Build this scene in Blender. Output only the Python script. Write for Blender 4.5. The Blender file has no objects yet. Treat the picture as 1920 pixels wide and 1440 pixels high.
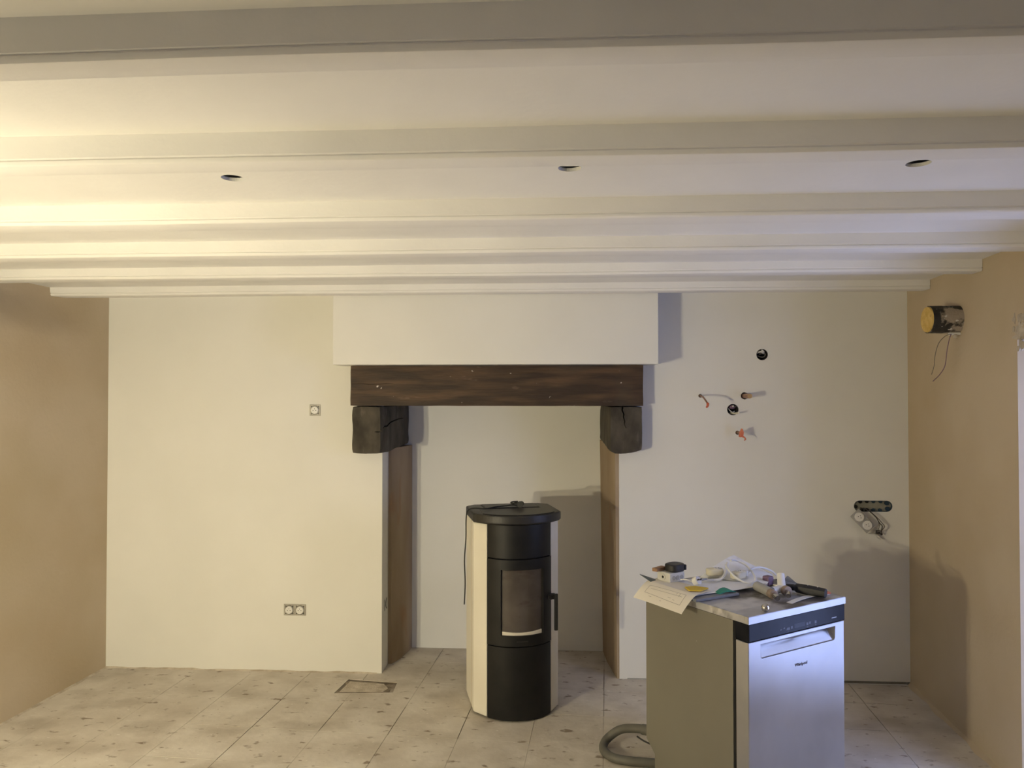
import bpy, bmesh, math, random
from mathutils import Vector, Matrix, noise
random.seed(7)
S = bpy.context.scene
COL = S.collection
R = math.radians

# ------------------------------------------------------------------ camera
cam_d = bpy.data.cameras.new('camera')
cam_d.sensor_width = 36.0
cam_d.lens = 27.0
cam_d.clip_start = 0.02
cam = bpy.data.objects.new('camera', cam_d)
COL.objects.link(cam)
cam.location = (0, 0, 1.70)
cam.rotation_euler = (R(90) + math.atan(25 / 1440), 0, R(3.5))
S.camera = cam

# ------------------------------------------------------------------ world: cool overcast daylight
w = bpy.data.worlds.new('sky')
S.world = w
w.use_nodes = True
bg = w.node_tree.nodes['Background']
bg.inputs['Color'].default_value = (0.42, 0.53, 1.0, 1)
bg.inputs['Strength'].default_value = 8.0
# portal that guides daylight sampling through the window of the right wall
pl = bpy.data.lights.new('window_portal', 'AREA')
pl.shape = 'RECTANGLE'; pl.size = 1.88; pl.size_y = 0.96
pl.cycles.is_portal = True
po = bpy.data.objects.new('window_portal', pl)
COL.objects.link(po)
po.location = (2.42, 2.90, 1.0); po.rotation_euler = (0, R(90), 0)
pl2_ = pl.copy(); pl2_.size = 0.5; pl2_.size_y = 0.7; pl2_.cycles.is_portal = True      # second portal: window behind the camera
po2 = bpy.data.objects.new('rear_window_portal', pl2_); COL.objects.link(po2)
po2.location = (0.8, -2.46, 1.45); po2.rotation_euler = (R(90), 0, 0)

vs = S.view_settings
vs.view_transform = 'Standard'
vs.look = 'None'
vs.gamma = 1.0
vs.use_curve_mapping = False
vs.exposure = -0.10
LAMP_STRENGTH = 4500.0
LAMP_COLOR = (1.0, 0.885, 0.61, 1)

# ------------------------------------------------------------------ materials
def mat(name, c1, c2=None, rough=0.7, metal=0.0, scale=4.0, bump=0.0, bscale=60.0, stretch=(1, 1, 1),
        detail=4.0, lo=0.35, hi=0.65, spec=0.5):
    m = bpy.data.materials.new(name); m.use_nodes = True
    nt = m.node_tree; b = nt.nodes['Principled BSDF']
    b.inputs['Roughness'].default_value = rough
    b.inputs['Metallic'].default_value = metal
    b.inputs['Specular IOR Level'].default_value = spec
    b.inputs['Base Color'].default_value = (*c1, 1)
    tc = nt.nodes.new('ShaderNodeTexCoord'); mp = nt.nodes.new('ShaderNodeMapping')
    mp.inputs['Scale'].default_value = stretch
    nt.links.new(tc.outputs['Object'], mp.inputs['Vector'])
    if c2 is not None:
        n = nt.nodes.new('ShaderNodeTexNoise'); n.inputs['Scale'].default_value = scale
        n.inputs['Detail'].default_value = detail
        r = nt.nodes.new('ShaderNodeValToRGB')
        r.color_ramp.elements[0].position = lo; r.color_ramp.elements[0].color = (*c1, 1)
        r.color_ramp.elements[1].position = hi; r.color_ramp.elements[1].color = (*c2, 1)
        nt.links.new(mp.outputs[0], n.inputs['Vector']); nt.links.new(n.outputs['Fac'], r.inputs['Fac'])
        nt.links.new(r.outputs['Color'], b.inputs['Base Color'])
    if bump:
        n2 = nt.nodes.new('ShaderNodeTexNoise'); n2.inputs['Scale'].default_value = bscale
        n2.inputs['Detail'].default_value = 5
        bp = nt.nodes.new('ShaderNodeBump'); bp.inputs['Strength'].default_value = bump
        bp.inputs['Distance'].default_value = 0.01
        nt.links.new(mp.outputs[0], n2.inputs['Vector']); nt.links.new(n2.outputs['Fac'], bp.inputs['Height'])
        nt.links.new(bp.outputs['Normal'], b.inputs['Normal'])
    return m

def overlay(m, color, scale, lo, hi, stretch=(1, 1, 1), detail=2.0, kind='noise', offset=(0, 0, 0), amount=1.0):
    """mix a second colour over the base colour where a noise passes a threshold (dirt, specks)"""
    nt = m.node_tree; b = nt.nodes['Principled BSDF']
    src = b.inputs['Base Color'].links[0].from_socket if b.inputs['Base Color'].links else None
    tc = nt.nodes.new('ShaderNodeTexCoord'); mp = nt.nodes.new('ShaderNodeMapping')
    mp.inputs['Scale'].default_value = stretch; mp.inputs['Location'].default_value = offset
    nt.links.new(tc.outputs['Object'], mp.inputs['Vector'])
    if kind == 'noise':
        n = nt.nodes.new('ShaderNodeTexNoise'); n.inputs['Detail'].default_value = detail; out = n.outputs['Fac']
    else:
        n = nt.nodes.new('ShaderNodeTexVoronoi'); out = n.outputs['Distance']
    n.inputs['Scale'].default_value = scale
    nt.links.new(mp.outputs[0], n.inputs['Vector'])
    mr = nt.nodes.new('ShaderNodeMapRange')
    mr.inputs['From Min'].default_value = lo; mr.inputs['From Max'].default_value = hi
    mr.inputs['To Max'].default_value = amount
    nt.links.new(out, mr.inputs['Value'])
    mx = nt.nodes.new('ShaderNodeMix'); mx.data_type = 'RGBA'
    nt.links.new(mr.outputs['Result'], mx.inputs['Factor'])
    if src: nt.links.new(src, mx.inputs['A'])
    else: mx.inputs['A'].default_value = b.inputs['Base Color'].default_value
    mx.inputs['B'].default_value = (*color, 1)
    nt.links.new(mx.outputs['Result'], b.inputs['Base Color'])

M = {}
M['paint'] = mat('white_wall_paint', (0.76, 0.75, 0.70), (0.80, 0.79, 0.745), 0.75, scale=1.6, bump=0.05, bscale=28, spec=0.25)
M['ceil'] = mat('white_ceiling_paint', (0.79, 0.78, 0.75), (0.83, 0.82, 0.79), 0.7, scale=2.5, bump=0.10, bscale=34, spec=0.25)
M['plaster'] = mat('clay_plaster', (0.51, 0.415, 0.285), (0.57, 0.48, 0.35), 0.9, scale=1.7, bump=0.12, bscale=45, spec=0.15)
overlay(M['plaster'], (0.45, 0.375, 0.24), 1.1, 0.52, 0.70, amount=0.5)
M['jamb'] = mat('brown_plaster', (0.33, 0.25, 0.17), (0.42, 0.335, 0.235), 0.92, scale=4, stretch=(1, 1, 0.35), bump=0.35, bscale=22, spec=0.15)
overlay(M['jamb'], (0.36, 0.19, 0.10), 6, 0.60, 0.72, stretch=(1, 1, 0.4), amount=0.6)
M['tile'] = mat('dusty_floor_tile', (0.55, 0.50, 0.43), (0.66, 0.615, 0.545), 0.85, scale=4.5, bump=0.25, bscale=30, spec=0.2, detail=6)
overlay(M['tile'], (0.31, 0.265, 0.205), 3.2, 0.50, 0.68, stretch=(1, 1.4, 1), detail=14, amount=0.42)
overlay(M['tile'], (0.20, 0.15, 0.105), 13, 0.62, 0.70, stretch=(1, 1.7, 1), detail=14, offset=(3, 1, 0), amount=0.8)
overlay(M['tile'], (0.16, 0.11, 0.08), 26, 0.725, 0.76, stretch=(1, 1.8, 1), detail=3, offset=(7, 2, 0), amount=0.9)
overlay(M['tile'], (0.80, 0.77, 0.72), 30, 0.71, 0.75, stretch=(1, 2, 1), detail=2, offset=(1, 9, 0), amount=0.8)
M['grout'] = mat('dirty_grout', (0.09, 0.07, 0.05), (0.34, 0.29, 0.235), 0.95, scale=4, bump=0.3, bscale=80)
M['mortar'] = mat('rough_mortar', (0.42, 0.36, 0.28), (0.60, 0.54, 0.45), 0.95, scale=18, bump=0.6, bscale=90)
M['dirt'] = mat('dark_dirt', (0.10, 0.075, 0.05), (0.30, 0.25, 0.19), 0.95, scale=14, bump=0.5, bscale=60)
M['oak'] = mat('dark_oak', (0.036, 0.022, 0.013), (0.100, 0.058, 0.031), 0.6, scale=5, stretch=(0.6, 4, 4.5), detail=12, bump=0.3, bscale=18, spec=0.35, lo=0.38, hi=0.66)
overlay(M['oak'], (0.018, 0.012, 0.008), 14, 0.56, 0.70, stretch=(0.3, 4, 4), detail=12, amount=0.4, offset=(3, 0, 2))
overlay(M['oak'], (0.062, 0.054, 0.040), 1.9, 0.48, 0.66, detail=6, amount=0.8, offset=(1, 2, 0))
overlay(M['oak'], (0.24, 0.17, 0.125), 7, 0.66, 0.72, stretch=(0.5, 1, 1.4), detail=7, offset=(2, 0, 4), amount=0.5)
overlay(M['oak'], (0.62, 0.57, 0.49), 30, 0.735, 0.765, stretch=(0.8, 1, 1.2), offset=(5, 3, 1), amount=0.9, detail=3)
M['oak_grey'] = mat('weathered_oak', (0.030, 0.025, 0.018), (0.092, 0.078, 0.058), 0.7, scale=9, detail=12, bump=0.45, bscale=26, stretch=(1, 1, 0.6), spec=0.3)
overlay(M['oak_grey'], (0.15, 0.13, 0.10), 16, 0.62, 0.74, stretch=(1.5, 1.5, 0.5), detail=5, amount=0.6)
M['black'] = mat('black_cast_iron', (0.008, 0.008, 0.008), (0.014, 0.0135, 0.013), 0.45, scale=9, bump=0.04, bscale=200, spec=0.3)
M['black_dusty'] = mat('dusty_black_iron', (0.012, 0.0115, 0.011), (0.026, 0.024, 0.021), 0.42, scale=6, bump=0.05, bscale=150)
M['cream'] = mat('cream_enamel', (0.72, 0.68, 0.58), (0.78, 0.745, 0.65), 0.42, scale=2)
M['soot_glass'] = mat('sooty_glass', (0.050, 0.040, 0.034), (0.095, 0.080, 0.070), 0.22, scale=4, detail=5, spec=0.6)
overlay(M['soot_glass'], (0.05, 0.035, 0.028), 9, 0.55, 0.75, stretch=(1, 1, 2.2), detail=4)
M['brick_reflection'] = mat('pale_brick_reflection', (0.62, 0.57, 0.48), (0.74, 0.69, 0.60), 0.9, scale=12)
M['steel'] = mat('brushed_steel', (0.44, 0.44, 0.45), (0.52, 0.52, 0.53), 0.40, metal=0.9, scale=3)
_sb = M['steel'].node_tree.nodes['Principled BSDF']; _sb.inputs['Anisotropic'].default_value = 0.75
_tg = M['steel'].node_tree.nodes.new('ShaderNodeTangent'); _tg.direction_type = 'RADIAL'; _tg.axis = 'Z'
M['steel'].node_tree.links.new(_tg.outputs[0], _sb.inputs['Tangent'])
M['steel_dusty'] = mat('dusty_steel_top', (0.40, 0.40, 0.42), (0.52, 0.52, 0.54), 0.42, metal=0.45, scale=9, detail=6)
overlay(M['steel_dusty'], (0.66, 0.65, 0.64), 5.5, 0.50, 0.60, stretch=(1, 1.6, 1), detail=8, amount=0.85)
overlay(M['steel_dusty'], (0.10, 0.085, 0.07), 5.0, 0.50, 0.60, stretch=(1, 1.5, 1), detail=7, offset=(4, 1, 0), amount=0.9)
M['side'] = mat('silver_side_panel', (0.185, 0.172, 0.138), (0.205, 0.192, 0.155), 0.5, metal=0.15, scale=2.0)
overlay(M['side'], (0.8, 0.78, 0.72), 46, 0.78, 0.80, offset=(2, 2, 2), amount=0.9)
M['panel_black'] = mat('glossy_black_panel', (0.006, 0.007, 0.010), (0.014, 0.015, 0.02), 0.22, scale=7, spec=0.10)
M['display'] = mat('dark_display', (0.035, 0.039, 0.052), None, 0.3, spec=0.15)
M['icon'] = mat('panel_print', (0.10, 0.11, 0.14), None, 0.5)
M['print_white'] = mat('pale_print', (0.45, 0.47, 0.52), None, 0.5)
M['logo'] = mat('logo_print', (0.09, 0.06, 0.055), None, 0.5)
M['rubber'] = mat('black_rubber', (0.012, 0.012, 0.011), None, 0.6)
M['dark'] = mat('dark_void', (0.01, 0.01, 0.01), None, 0.9)
M['hose'] = mat('grey_hose', (0.105, 0.102, 0.085), (0.135, 0.13, 0.108), 0.55, scale=20)
M['white_plastic'] = mat('white_plastic', (0.74, 0.73, 0.70), (0.78, 0.77, 0.74), 0.4, scale=6)
M['cream_plastic'] = mat('cream_plastic', (0.68, 0.63, 0.46), (0.72, 0.67, 0.52), 0.45, scale=8)
M['grey_plastic'] = mat('grey_plastic', (0.34, 0.335, 0.32), (0.42, 0.41, 0.39), 0.55, scale=10)
M['frame_metal'] = mat('zinc_mounting_plate', (0.33, 0.31, 0.27), (0.42, 0.40, 0.35), 0.5, metal=0.3, scale=40)
M['box_grey'] = mat('light_grey_box', (0.58, 0.57, 0.53), (0.66, 0.65, 0.61), 0.55, scale=12)
M['copper'] = mat('copper_pipe', (0.30, 0.15, 0.085), (0.38, 0.20, 0.12), 0.4, metal=0.6, scale=14)
M['tan'] = mat('tan_plug', (0.42, 0.28, 0.13), (0.50, 0.34, 0.17), 0.7, scale=30)
M['red'] = mat('red_orange_tape', (0.62, 0.13, 0.055), (0.70, 0.22, 0.11), 0.5, scale=30)
M['blue'] = mat('dark_blue_plastic', (0.012, 0.035, 0.06), (0.02, 0.05, 0.085), 0.5, scale=30)
M['box_back'] = mat('wall_box_back', (0.24, 0.235, 0.19), (0.32, 0.31, 0.25), 0.7, scale=20)
M['foam'] = mat('yellow_foam', (0.60, 0.40, 0.10), (0.72, 0.52, 0.18), 0.9, scale=30, bump=0.4, bscale=120)
overlay(M['foam'], (0.35, 0.21, 0.06), 26, 0.60, 0.70, detail=4, amount=0.7)
M['wrap'] = mat('peeling_black_wrap', (0.018, 0.017, 0.016), (0.05, 0.047, 0.043), 0.6, scale=20, bump=0.5, bscale=60)
overlay(M['wrap'], (0.36, 0.31, 0.25), 13, 0.47, 0.53, stretch=(1, 1, 1), detail=8, offset=(1.1, 0, 0.4))
overlay(M['wrap'], (0.62, 0.60, 0.56), 42, 0.64, 0.68, stretch=(0.6, 1, 1), detail=2)
M['wire_grey'] = mat('grey_wire', (0.16, 0.145, 0.13), None, 0.5)
M['wire_dark'] = mat('dark_wire', (0.035, 0.03, 0.028), None, 0.5)
M['paper'] = mat('white_paper', (0.86, 0.86, 0.86), (0.90, 0.90, 0.90), 0.8, scale=5, spec=0.2)
overlay(M['paper'], (0.50, 0.42, 0.33), 9, 0.63, 0.78, detail=4, amount=0.6)
M['paper_cream'] = mat('sketch_paper', (0.76, 0.71, 0.62), (0.80, 0.755, 0.66), 0.8, scale=5, spec=0.2)
M['pencil'] = mat('pencil_line', (0.34, 0.31, 0.28), None, 0.8)
M['folder'] = mat('grey_folder', (0.17, 0.18, 0.20), (0.22, 0.23, 0.25), 0.5, scale=9)
M['clip'] = mat('dark_green_board', (0.055, 0.075, 0.07), (0.085, 0.11, 0.10), 0.4, scale=9)
M['tape_black'] = mat('black_tape_case', (0.014, 0.014, 0.015), (0.024, 0.024, 0.025), 0.5, scale=30, bump=0.1, bscale=200)
M['wood'] = mat('brown_wood', (0.28, 0.155, 0.075), (0.38, 0.22, 0.12), 0.6, scale=9, stretch=(1, 6, 6))
M['yellow'] = mat('yellow_card', (0.62, 0.42, 0.03), (0.66, 0.48, 0.06), 0.6, scale=20)
M['green'] = mat('green_plastic', (0.02, 0.21, 0.15), (0.03, 0.26, 0.19), 0.5, scale=20)
M['purple'] = mat('purple_plastic', (0.17, 0.10, 0.15), (0.22, 0.13, 0.19), 0.5, scale=20)
M['brass'] = mat('dull_brass', (0.33, 0.25, 0.19), (0.42, 0.33, 0.25), 0.45, metal=0.5, scale=20)
M['chrome'] = mat('dusty_chrome', (0.62, 0.60, 0.56), None, 0.18, metal=1.0)
M['glass'] = bpy.data.materials.new('window_glass'); M['glass'].use_nodes = True
_nt = M['glass'].node_tree; _nt.nodes.remove(_nt.nodes['Principled BSDF'])
_tr = _nt.nodes.new('ShaderNodeBsdfTransparent'); _gl = _nt.nodes.new('ShaderNodeBsdfGlossy'); _gl.inputs['Roughness'].default_value = 0.02
_mx = _nt.nodes.new('ShaderNodeMixShader'); _mx.inputs[0].default_value = 0.06
_nt.links.new(_tr.outputs[0], _mx.inputs[1]); _nt.links.new(_gl.outputs[0], _mx.inputs[2])
_nt.links.new(_mx.outputs[0], _nt.nodes['Material Output'].inputs['Surface'])
M['bulb'] = bpy.data.materials.new('lit_bulb'); M['bulb'].use_nodes = True
_b = M['bulb'].node_tree.nodes['Principled BSDF']
_b.inputs['Emission Color'].default_value = LAMP_COLOR; _b.inputs['Emission Strength'].default_value = LAMP_STRENGTH

# ------------------------------------------------------------------ mesh helpers
def smooth_path(pts, n=8):
    P = [Vector(p) for p in pts]
    if len(P) < 3: return P
    Q = [2 * P[0] - P[1]] + P + [2 * P[-1] - P[-2]]
    out = []
    for i in range(1, len(Q) - 2):
        a, b, c, d = Q[i - 1:i + 3]
        for k in range(n):
            t = k / n
            out.append(0.5 * ((2 * b) + (c - a) * t + (2 * a - 5 * b + 4 * c - d) * t * t + (3 * b - a - 3 * c + d) * t ** 3))
    out.append(P[-1])
    return out

class MB:
    def __init__(s): s.v = []; s.f = []
    def add(s, vs, fs):
        o = len(s.v); s.v += [Vector(v) for v in vs]; s.f += [[i + o for i in f] for f in fs]; return s
    def box(s, x0, y0, z0, x1, y1, z1):
        vs = [(x, y, z) for z in (z0, z1) for y in (y0, y1) for x in (x0, x1)]
        return s.add(vs, [(0, 2, 3, 1), (4, 5, 7, 6), (0, 1, 5, 4), (2, 6, 7, 3), (0, 4, 6, 2), (1, 3, 7, 5)])
    def prism(s, poly, a, b, axis='z'):
        """poly (2D, counter-clockwise) extruded from a to b: axis z -> (x,y), y -> (x,z), x -> (y,z)"""
        n = len(poly)
        def P(p, t):
            return (p[0], p[1], t) if axis == 'z' else ((p[0], t, p[1]) if axis == 'y' else (t, p[0], p[1]))
        vs = [P(p, a) for p in poly] + [P(p, b) for p in poly]
        fs = [list(range(n))[::-1], list(range(n, 2 * n))] + [(i, (i + 1) % n, n + (i + 1) % n, n + i) for i in range(n)]
        return s.add(vs, fs)
    def tube(s, pts, r, n=8, smooth=True, k=8):
        P = smooth_path(pts, k) if smooth else [Vector(p) for p in pts]
        rr = r if callable(r) else (lambda t: r)
        t0 = (P[1] - P[0]).normalized()
        up = Vector((0, 0, 1)) if abs(t0.z) < 0.9 else Vector((1, 0, 0))
        nrm = (up - t0 * up.dot(t0)).normalized()
        vs = []; m = len(P)
        for i, p in enumerate(P):
            t = ((P[min(i + 1, m - 1)] - P[max(i - 1, 0)])).normalized()
            nrm = (nrm - t * nrm.dot(t)).normalized(); bi = t.cross(nrm)
            q = rr(i / (m - 1))
            for j in range(n):
                a = 2 * math.pi * j / n
                vs.append(p + (nrm * math.cos(a) + bi * math.sin(a)) * q)
        fs = [(i * n + j, i * n + (j + 1) % n, (i + 1) * n + (j + 1) % n, (i + 1) * n + j) for i in range(m - 1) for j in range(n)]
        fs += [list(range(n))[::-1], list(range((m - 1) * n, m * n))]
        return s.add(vs, fs)
    def cyl(s, p0, p1, r0, r1=None, n=20):
        r1 = r0 if r1 is None else r1
        return s.tube([p0, p1], lambda t: r0 + (r1 - r0) * t, n, smooth=False)
    def ball(s, c, r, n=16, m=10, sq=(1, 1, 1)):
        c = Vector(c); vs = [c + Vector((0, 0, r * sq[2]))]
        for i in range(1, m):
            th = math.pi * i / m
            for j in range(n):
                ph = 2 * math.pi * j / n
                vs.append(c + Vector((r * sq[0] * math.sin(th) * math.cos(ph), r * sq[1] * math.sin(th) * math.sin(ph), r * sq[2] * math.cos(th))))
        vs.append(c - Vector((0, 0, r * sq[2])))
        fs = [(0, 1 + j, 1 + (j + 1) % n) for j in range(n)]
        for i in range(m - 2):
            a = 1 + i * n
            fs += [(a + j, a + n + j, a + n + (j + 1) % n, a + (j + 1) % n) for j in range(n)]
        e = len(vs) - 1; a = 1 + (m - 2) * n
        fs += [(a + j, e, a + (j + 1) % n) for j in range(n)]
        return s.add(vs, fs)
    def sheet(s, fn, nu, nv, th=0.0006, off=(0, 0, 1)):
        """a thin sheet with real thickness; fn(s,t) -> point"""
        o = Vector(off) * th
        P = [Vector(fn(i / nu, j / nv)) for j in range(nv + 1) for i in range(nu + 1)]
        N = len(P); vs = P + [p + o for p in P]; W = nu + 1; fs = []
        for j in range(nv):
            for i in range(nu):
                a = j * W + i
                fs.append((a, a + W, a + W + 1, a + 1)); fs.append((N + a, N + a + 1, N + a + W + 1, N + a + W))
        for i in range(nu):
            fs.append((i, i + 1, N + i + 1, N + i)); a = nv * W + i; fs.append((a + 1, a, N + a, N + a + 1))
        for j in range(nv):
            a = j * W; fs.append((a + W, a, N + a, N + a + W)); a = j * W + nu; fs.append((a, a + W, N + a + W, N + a))
        return s.add(vs, fs)
    def shell(s, us, zs, fn, th, skip=lambda i, j: False):
        """curved plate: fn(u,z,d) -> point, d = depth behind the face; cells can be left out (openings)"""
        W = len(us); H = len(zs)
        vs = [fn(u, z, 0) for z in zs for u in us] + [fn(u, z, th) for z in zs for u in us]; N = W * H; fs = []
        on = lambda i, j: 0 <= i < W - 1 and 0 <= j < H - 1 and not skip(i, j)
        for j in range(H - 1):
            for i in range(W - 1):
                if not on(i, j): continue
                a = j * W + i
                fs.append((a, a + 1, a + W + 1, a + W)); fs.append((N + a, N + a + W, N + a + W + 1, N + a + 1))
                if not on(i, j - 1): fs.append((a, N + a, N + a + 1, a + 1))
                if not on(i, j + 1): fs.append((a + W, a + W + 1, N + a + W + 1, N + a + W))
                if not on(i - 1, j): fs.append((a, a + W, N + a + W, N + a))
                if not on(i + 1, j): fs.append((a + 1, N + a + 1, N + a + W + 1, a + W + 1))
        return s.add(vs, fs)
    def xf(s, fn): s.v = [Vector(fn(v)) for v in s.v]; return s
    def mesh(s, name, recalc=True):
        me = bpy.data.meshes.new(name)
        me.from_pydata([tuple(v) for v in s.v], [], s.f)
        bm = bmesh.new(); bm.from_mesh(me)
        if recalc: bmesh.ops.recalc_face_normals(bm, faces=bm.faces[:])
        bm.to_mesh(me); bm.free(); me.update()
        return me
    def build(s, name, material, parent=None, smooth=False, bevel=0.0, centre=None, seg=2):
        loc = Vector((0, 0, 0))
        if centre is None: centre = parent is None
        if centre:
            lo = [min(v[i] for v in s.v) for i in range(3)]; hi = [max(v[i] for v in s.v) for i in range(3)]
            loc = Vector(((lo[0] + hi[0]) / 2, (lo[1] + hi[1]) / 2, lo[2]))
            s.v = [v - loc for v in s.v]
        me = s.mesh(name); me.materials.append(M[material])
        o = bpy.data.objects.new(name, me); COL.objects.link(o); o.location = loc
        if parent is not None: o.parent = parent
        if bevel:
            b = o.modifiers.new('bevel', 'BEVEL'); b.width = bevel; b.segments = seg; b.limit_method = 'ANGLE'; b.angle_limit = R(40)
        if smooth: auto_smooth(me)
        return o

def auto_smooth(me, ang=38):
    bm = bmesh.new(); bm.from_mesh(me)
    for f in bm.faces: f.smooth = True
    for e in bm.edges:
        if len(e.link_faces) == 2 and e.calc_face_angle(0) > R(ang): e.smooth = False
    bm.to_mesh(me); bm.free()

def cut(o, cutters):
    """boolean-subtract cutter meshes (in the object's own space) and keep only the result"""
    for c in cutters:
        me = c.mesh('cutter'); t = bpy.data.objects.new('cutter', me); COL.objects.link(t)
        t.parent = o.parent; t.location = o.location; t.rotation_euler = o.rotation_euler
        md = o.modifiers.new('cut', 'BOOLEAN'); md.object = t; md.operation = 'DIFFERENCE'; md.solver = 'EXACT'
        bpy.context.view_layer.update()
        dg = bpy.context.evaluated_depsgraph_get()
        new = bpy.data.meshes.new_from_object(o.evaluated_get(dg))
        o.modifiers.remove(md); old = o.data; o.data = new; new.name = old.name
        bpy.data.objects.remove(t); bpy.data.meshes.remove(me)

def struct(o): o['kind'] = 'structure'; return o
def tag(o, label, cat, group=None):
    o['label'] = label; o['category'] = cat
    if group: o['group'] = group
    return o
def thing(name, label, cat, loc=(0, 0, 0), rz=0.0, group=None):
    o = bpy.data.objects.new(name, None); COL.objects.link(o)
    o.location = loc; o.rotation_euler = (0, 0, rz); o.empty_display_size = 0.1
    return tag(o, label, cat, group)
def copy_tree(o, parent=None):
    c = o.copy(); COL.objects.link(c); c.parent = parent
    for ch in list(o.children): copy_tree(ch, c)
    return c

def rough_box(x0, y0, z0, x1, y1, z1, step=0.03, amp=0.004, freq=9.0, edge=0.008, seed=0):
    """a hewn block: gridded box with worn edges and slightly uneven faces"""
    bm = bmesh.new()
    bmesh.ops.create_cube(bm, size=1)
    for ax in range(3):
        n = max(1, int(round((x1 - x0, y1 - y0, z1 - z0)[ax] / step)))
        if n > 1:
            es = [e for e in bm.edges if abs((e.verts[0].co - e.verts[1].co)[ax]) > 1e-6]
            bmesh.ops.subdivide_edges(bm, edges=es, cuts=n - 1, use_grid_fill=True)
    b = MB(); bm.verts.index_update(); bm.verts.ensure_lookup_table()
    c = Vector(((x0 + x1) / 2, (y0 + y1) / 2, (z0 + z1) / 2)); d = Vector((x1 - x0, y1 - y0, z1 - z0))
    for v in bm.verts:
        q = v.co.copy(); k = sum(1 for i in range(3) if abs(abs(q[i]) - 0.5) < 1e-5)
        p = Vector([c[i] + q[i] * d[i] for i in range(3)])
        if k >= 2:
            for i in range(3):
                if abs(abs(q[i]) - 0.5) < 1e-5: p[i] -= math.copysign(edge * (0.6 + 0.6 * noise.noise(p * 14 + Vector((seed, 0, 0)))), q[i]) * (0.5 if k == 2 else 0.8)
        nv = noise.noise_vector(p * freq + Vector((seed * 3.1, seed, 5)))
        b.v.append(p + nv * amp)
    b.f = [[v.index for v in f.verts] for f in bm.faces]
    bm.free()
    return b

# ------------------------------------------------------------------ the setting
YB = 4.70                                     # painted wall with the fireplace
CZ = 2.372                                    # ceiling between the joists
xl = lambda y: -2.85 + 0.055 * (y - YB)       # plastered left wall
xr = lambda y: 2.07 + 0.065 * (y - YB)        # plastered right wall
YF = -2.2

# floor bed, then single tiles on it
floor = struct(MB().box(-3.6, YF - 0.3, -0.20, 2.7, 5.6, -0.004).build('floor', 'grout', centre=False))

def clip_poly(poly, region):
    out = poly
    for i in range(len(region)):
        a = region[i]; b = region[(i + 1) % len(region)]
        inp = out; out = []
        side = lambda p: (b[0] - a[0]) * (p[1] - a[1]) - (b[1] - a[1]) * (p[0] - a[0])
        for k in range(len(inp)):
            p = inp[k]; q = inp[(k + 1) % len(inp)]; sp = side(p); sq = side(q)
            if sp >= 0: out.append(p)
            if sp * sq < 0:
                t = sp / (sp - sq); out.append((p[0] + (q[0] - p[0]) * t, p[1] + (q[1] - p[1]) * t))
        if len(out) < 3: return []
    return out
room = [(xl(YF), YF), (xr(YF), YF), (xr(YB), YB), (xl(YB), YB)]
niche = [(-1.091, YB), (0.363, YB), (0.363, 5.2), (-1.091, 5.2)]
PIT = [(-1.293, 4.375), (-0.957, 4.405), (-0.965, 4.56), (-1.268, 4.60)]
TS = 0.36; ca, sa = math.cos(R(-3.6)), math.sin(R(-3.6)); g = 0.0017
for i in range(-9, 8):
    for j in range(-18, 5):
        h = TS / 2 - g * random.uniform(0.15, 1.6)
        cx, cy = (i + 0.5) * TS, (j + 0.5) * TS
        wp = []
        for (u, v) in ((-h, -h), (h, -h), (h, h), (-h, h)):
            X, Y = cx + u, cy + v
            wp.append((0.235 + X * ca - Y * sa, 4.145 + X * sa + Y * ca))
        b = MB()
        dz = random.uniform(-0.0012, 0.0)
        for reg in (room, niche):
            q = clip_poly(wp, reg)
            if len(q) < 3: continue
            for e in range(4):                      # keep only what lies outside the chased-out patch
                a_, b_ = PIT[e], PIT[(e + 1) % 4]; d_ = Vector((b_[0] - a_[0], b_[1] - a_[1])).normalized() * 20
                n_ = Vector((d_.y, -d_.x))
                A0 = (a_[0] - d_.x, a_[1] - d_.y); B0 = (b_[0] + d_.x, b_[1] + d_.y)
                out_ = clip_poly(q, [B0, A0, (A0[0] + n_.x, A0[1] + n_.y), (B0[0] + n_.x, B0[1] + n_.y)])
                if len(out_) >= 3: b.prism(out_, -0.006, dz)
                q = clip_poly(q, [A0, B0, (B0[0] - n_.x, B0[1] - n_.y), (A0[0] - n_.x, A0[1] - n_.y)])
                if len(q) < 3: break
        if not b.v: continue
        b.build('tile', 'tile', floor, centre=False)
# the chased-out patch of floor: dirt bed and a loose mortar slab in it
rough_box(-1.29, 4.38, -0.010, -0.955, 4.60, -0.0035, 0.03, 0.001).build('dirt_bed', 'dirt', floor, centre=False)
MB().prism([(-1.268, 4.40), (-1.02, 4.414), (-1.0, 4.47), (-1.04, 4.535), (-1.25, 4.562)], -0.0035, -0.0005).build('mortar_slab', 'mortar', floor, centre=False)

# painted wall with the fireplace recess
wall_back = struct(MB().box(-3.1, YB, 0, 2.35, 5.45, CZ + 0.08).build('wall_back', 'paint', centre=False))
def disc_cut(x, z, r, d, y=YB): return MB().cyl((x, y - 0.02, z), (x, y + d, z), r, n=24)
BOX1, BOX2, OBL = (1.22, 1.957), (1.045, 1.626), (1.863, 1.053)
cutters = [MB().box(-1.091, YB - 0.1, -0.1, 0.363, 5.2, 1.80),
           disc_cut(*BOX1, 0.034, 0.06), disc_cut(*BOX2, 0.034, 0.06),
           disc_cut(0.852, 1.709, 0.011, 0.05), disc_cut(1.115, 1.709, 0.022, 0.05), disc_cut(1.072, 1.487, 0.012, 0.05)]
ob = []
for k in range(13): a = math.pi / 2 + math.pi * k / 12; ob.append((OBL[0] - 0.078 + 0.033 * math.cos(a), OBL[1] + 0.033 * math.sin(a)))
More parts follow.
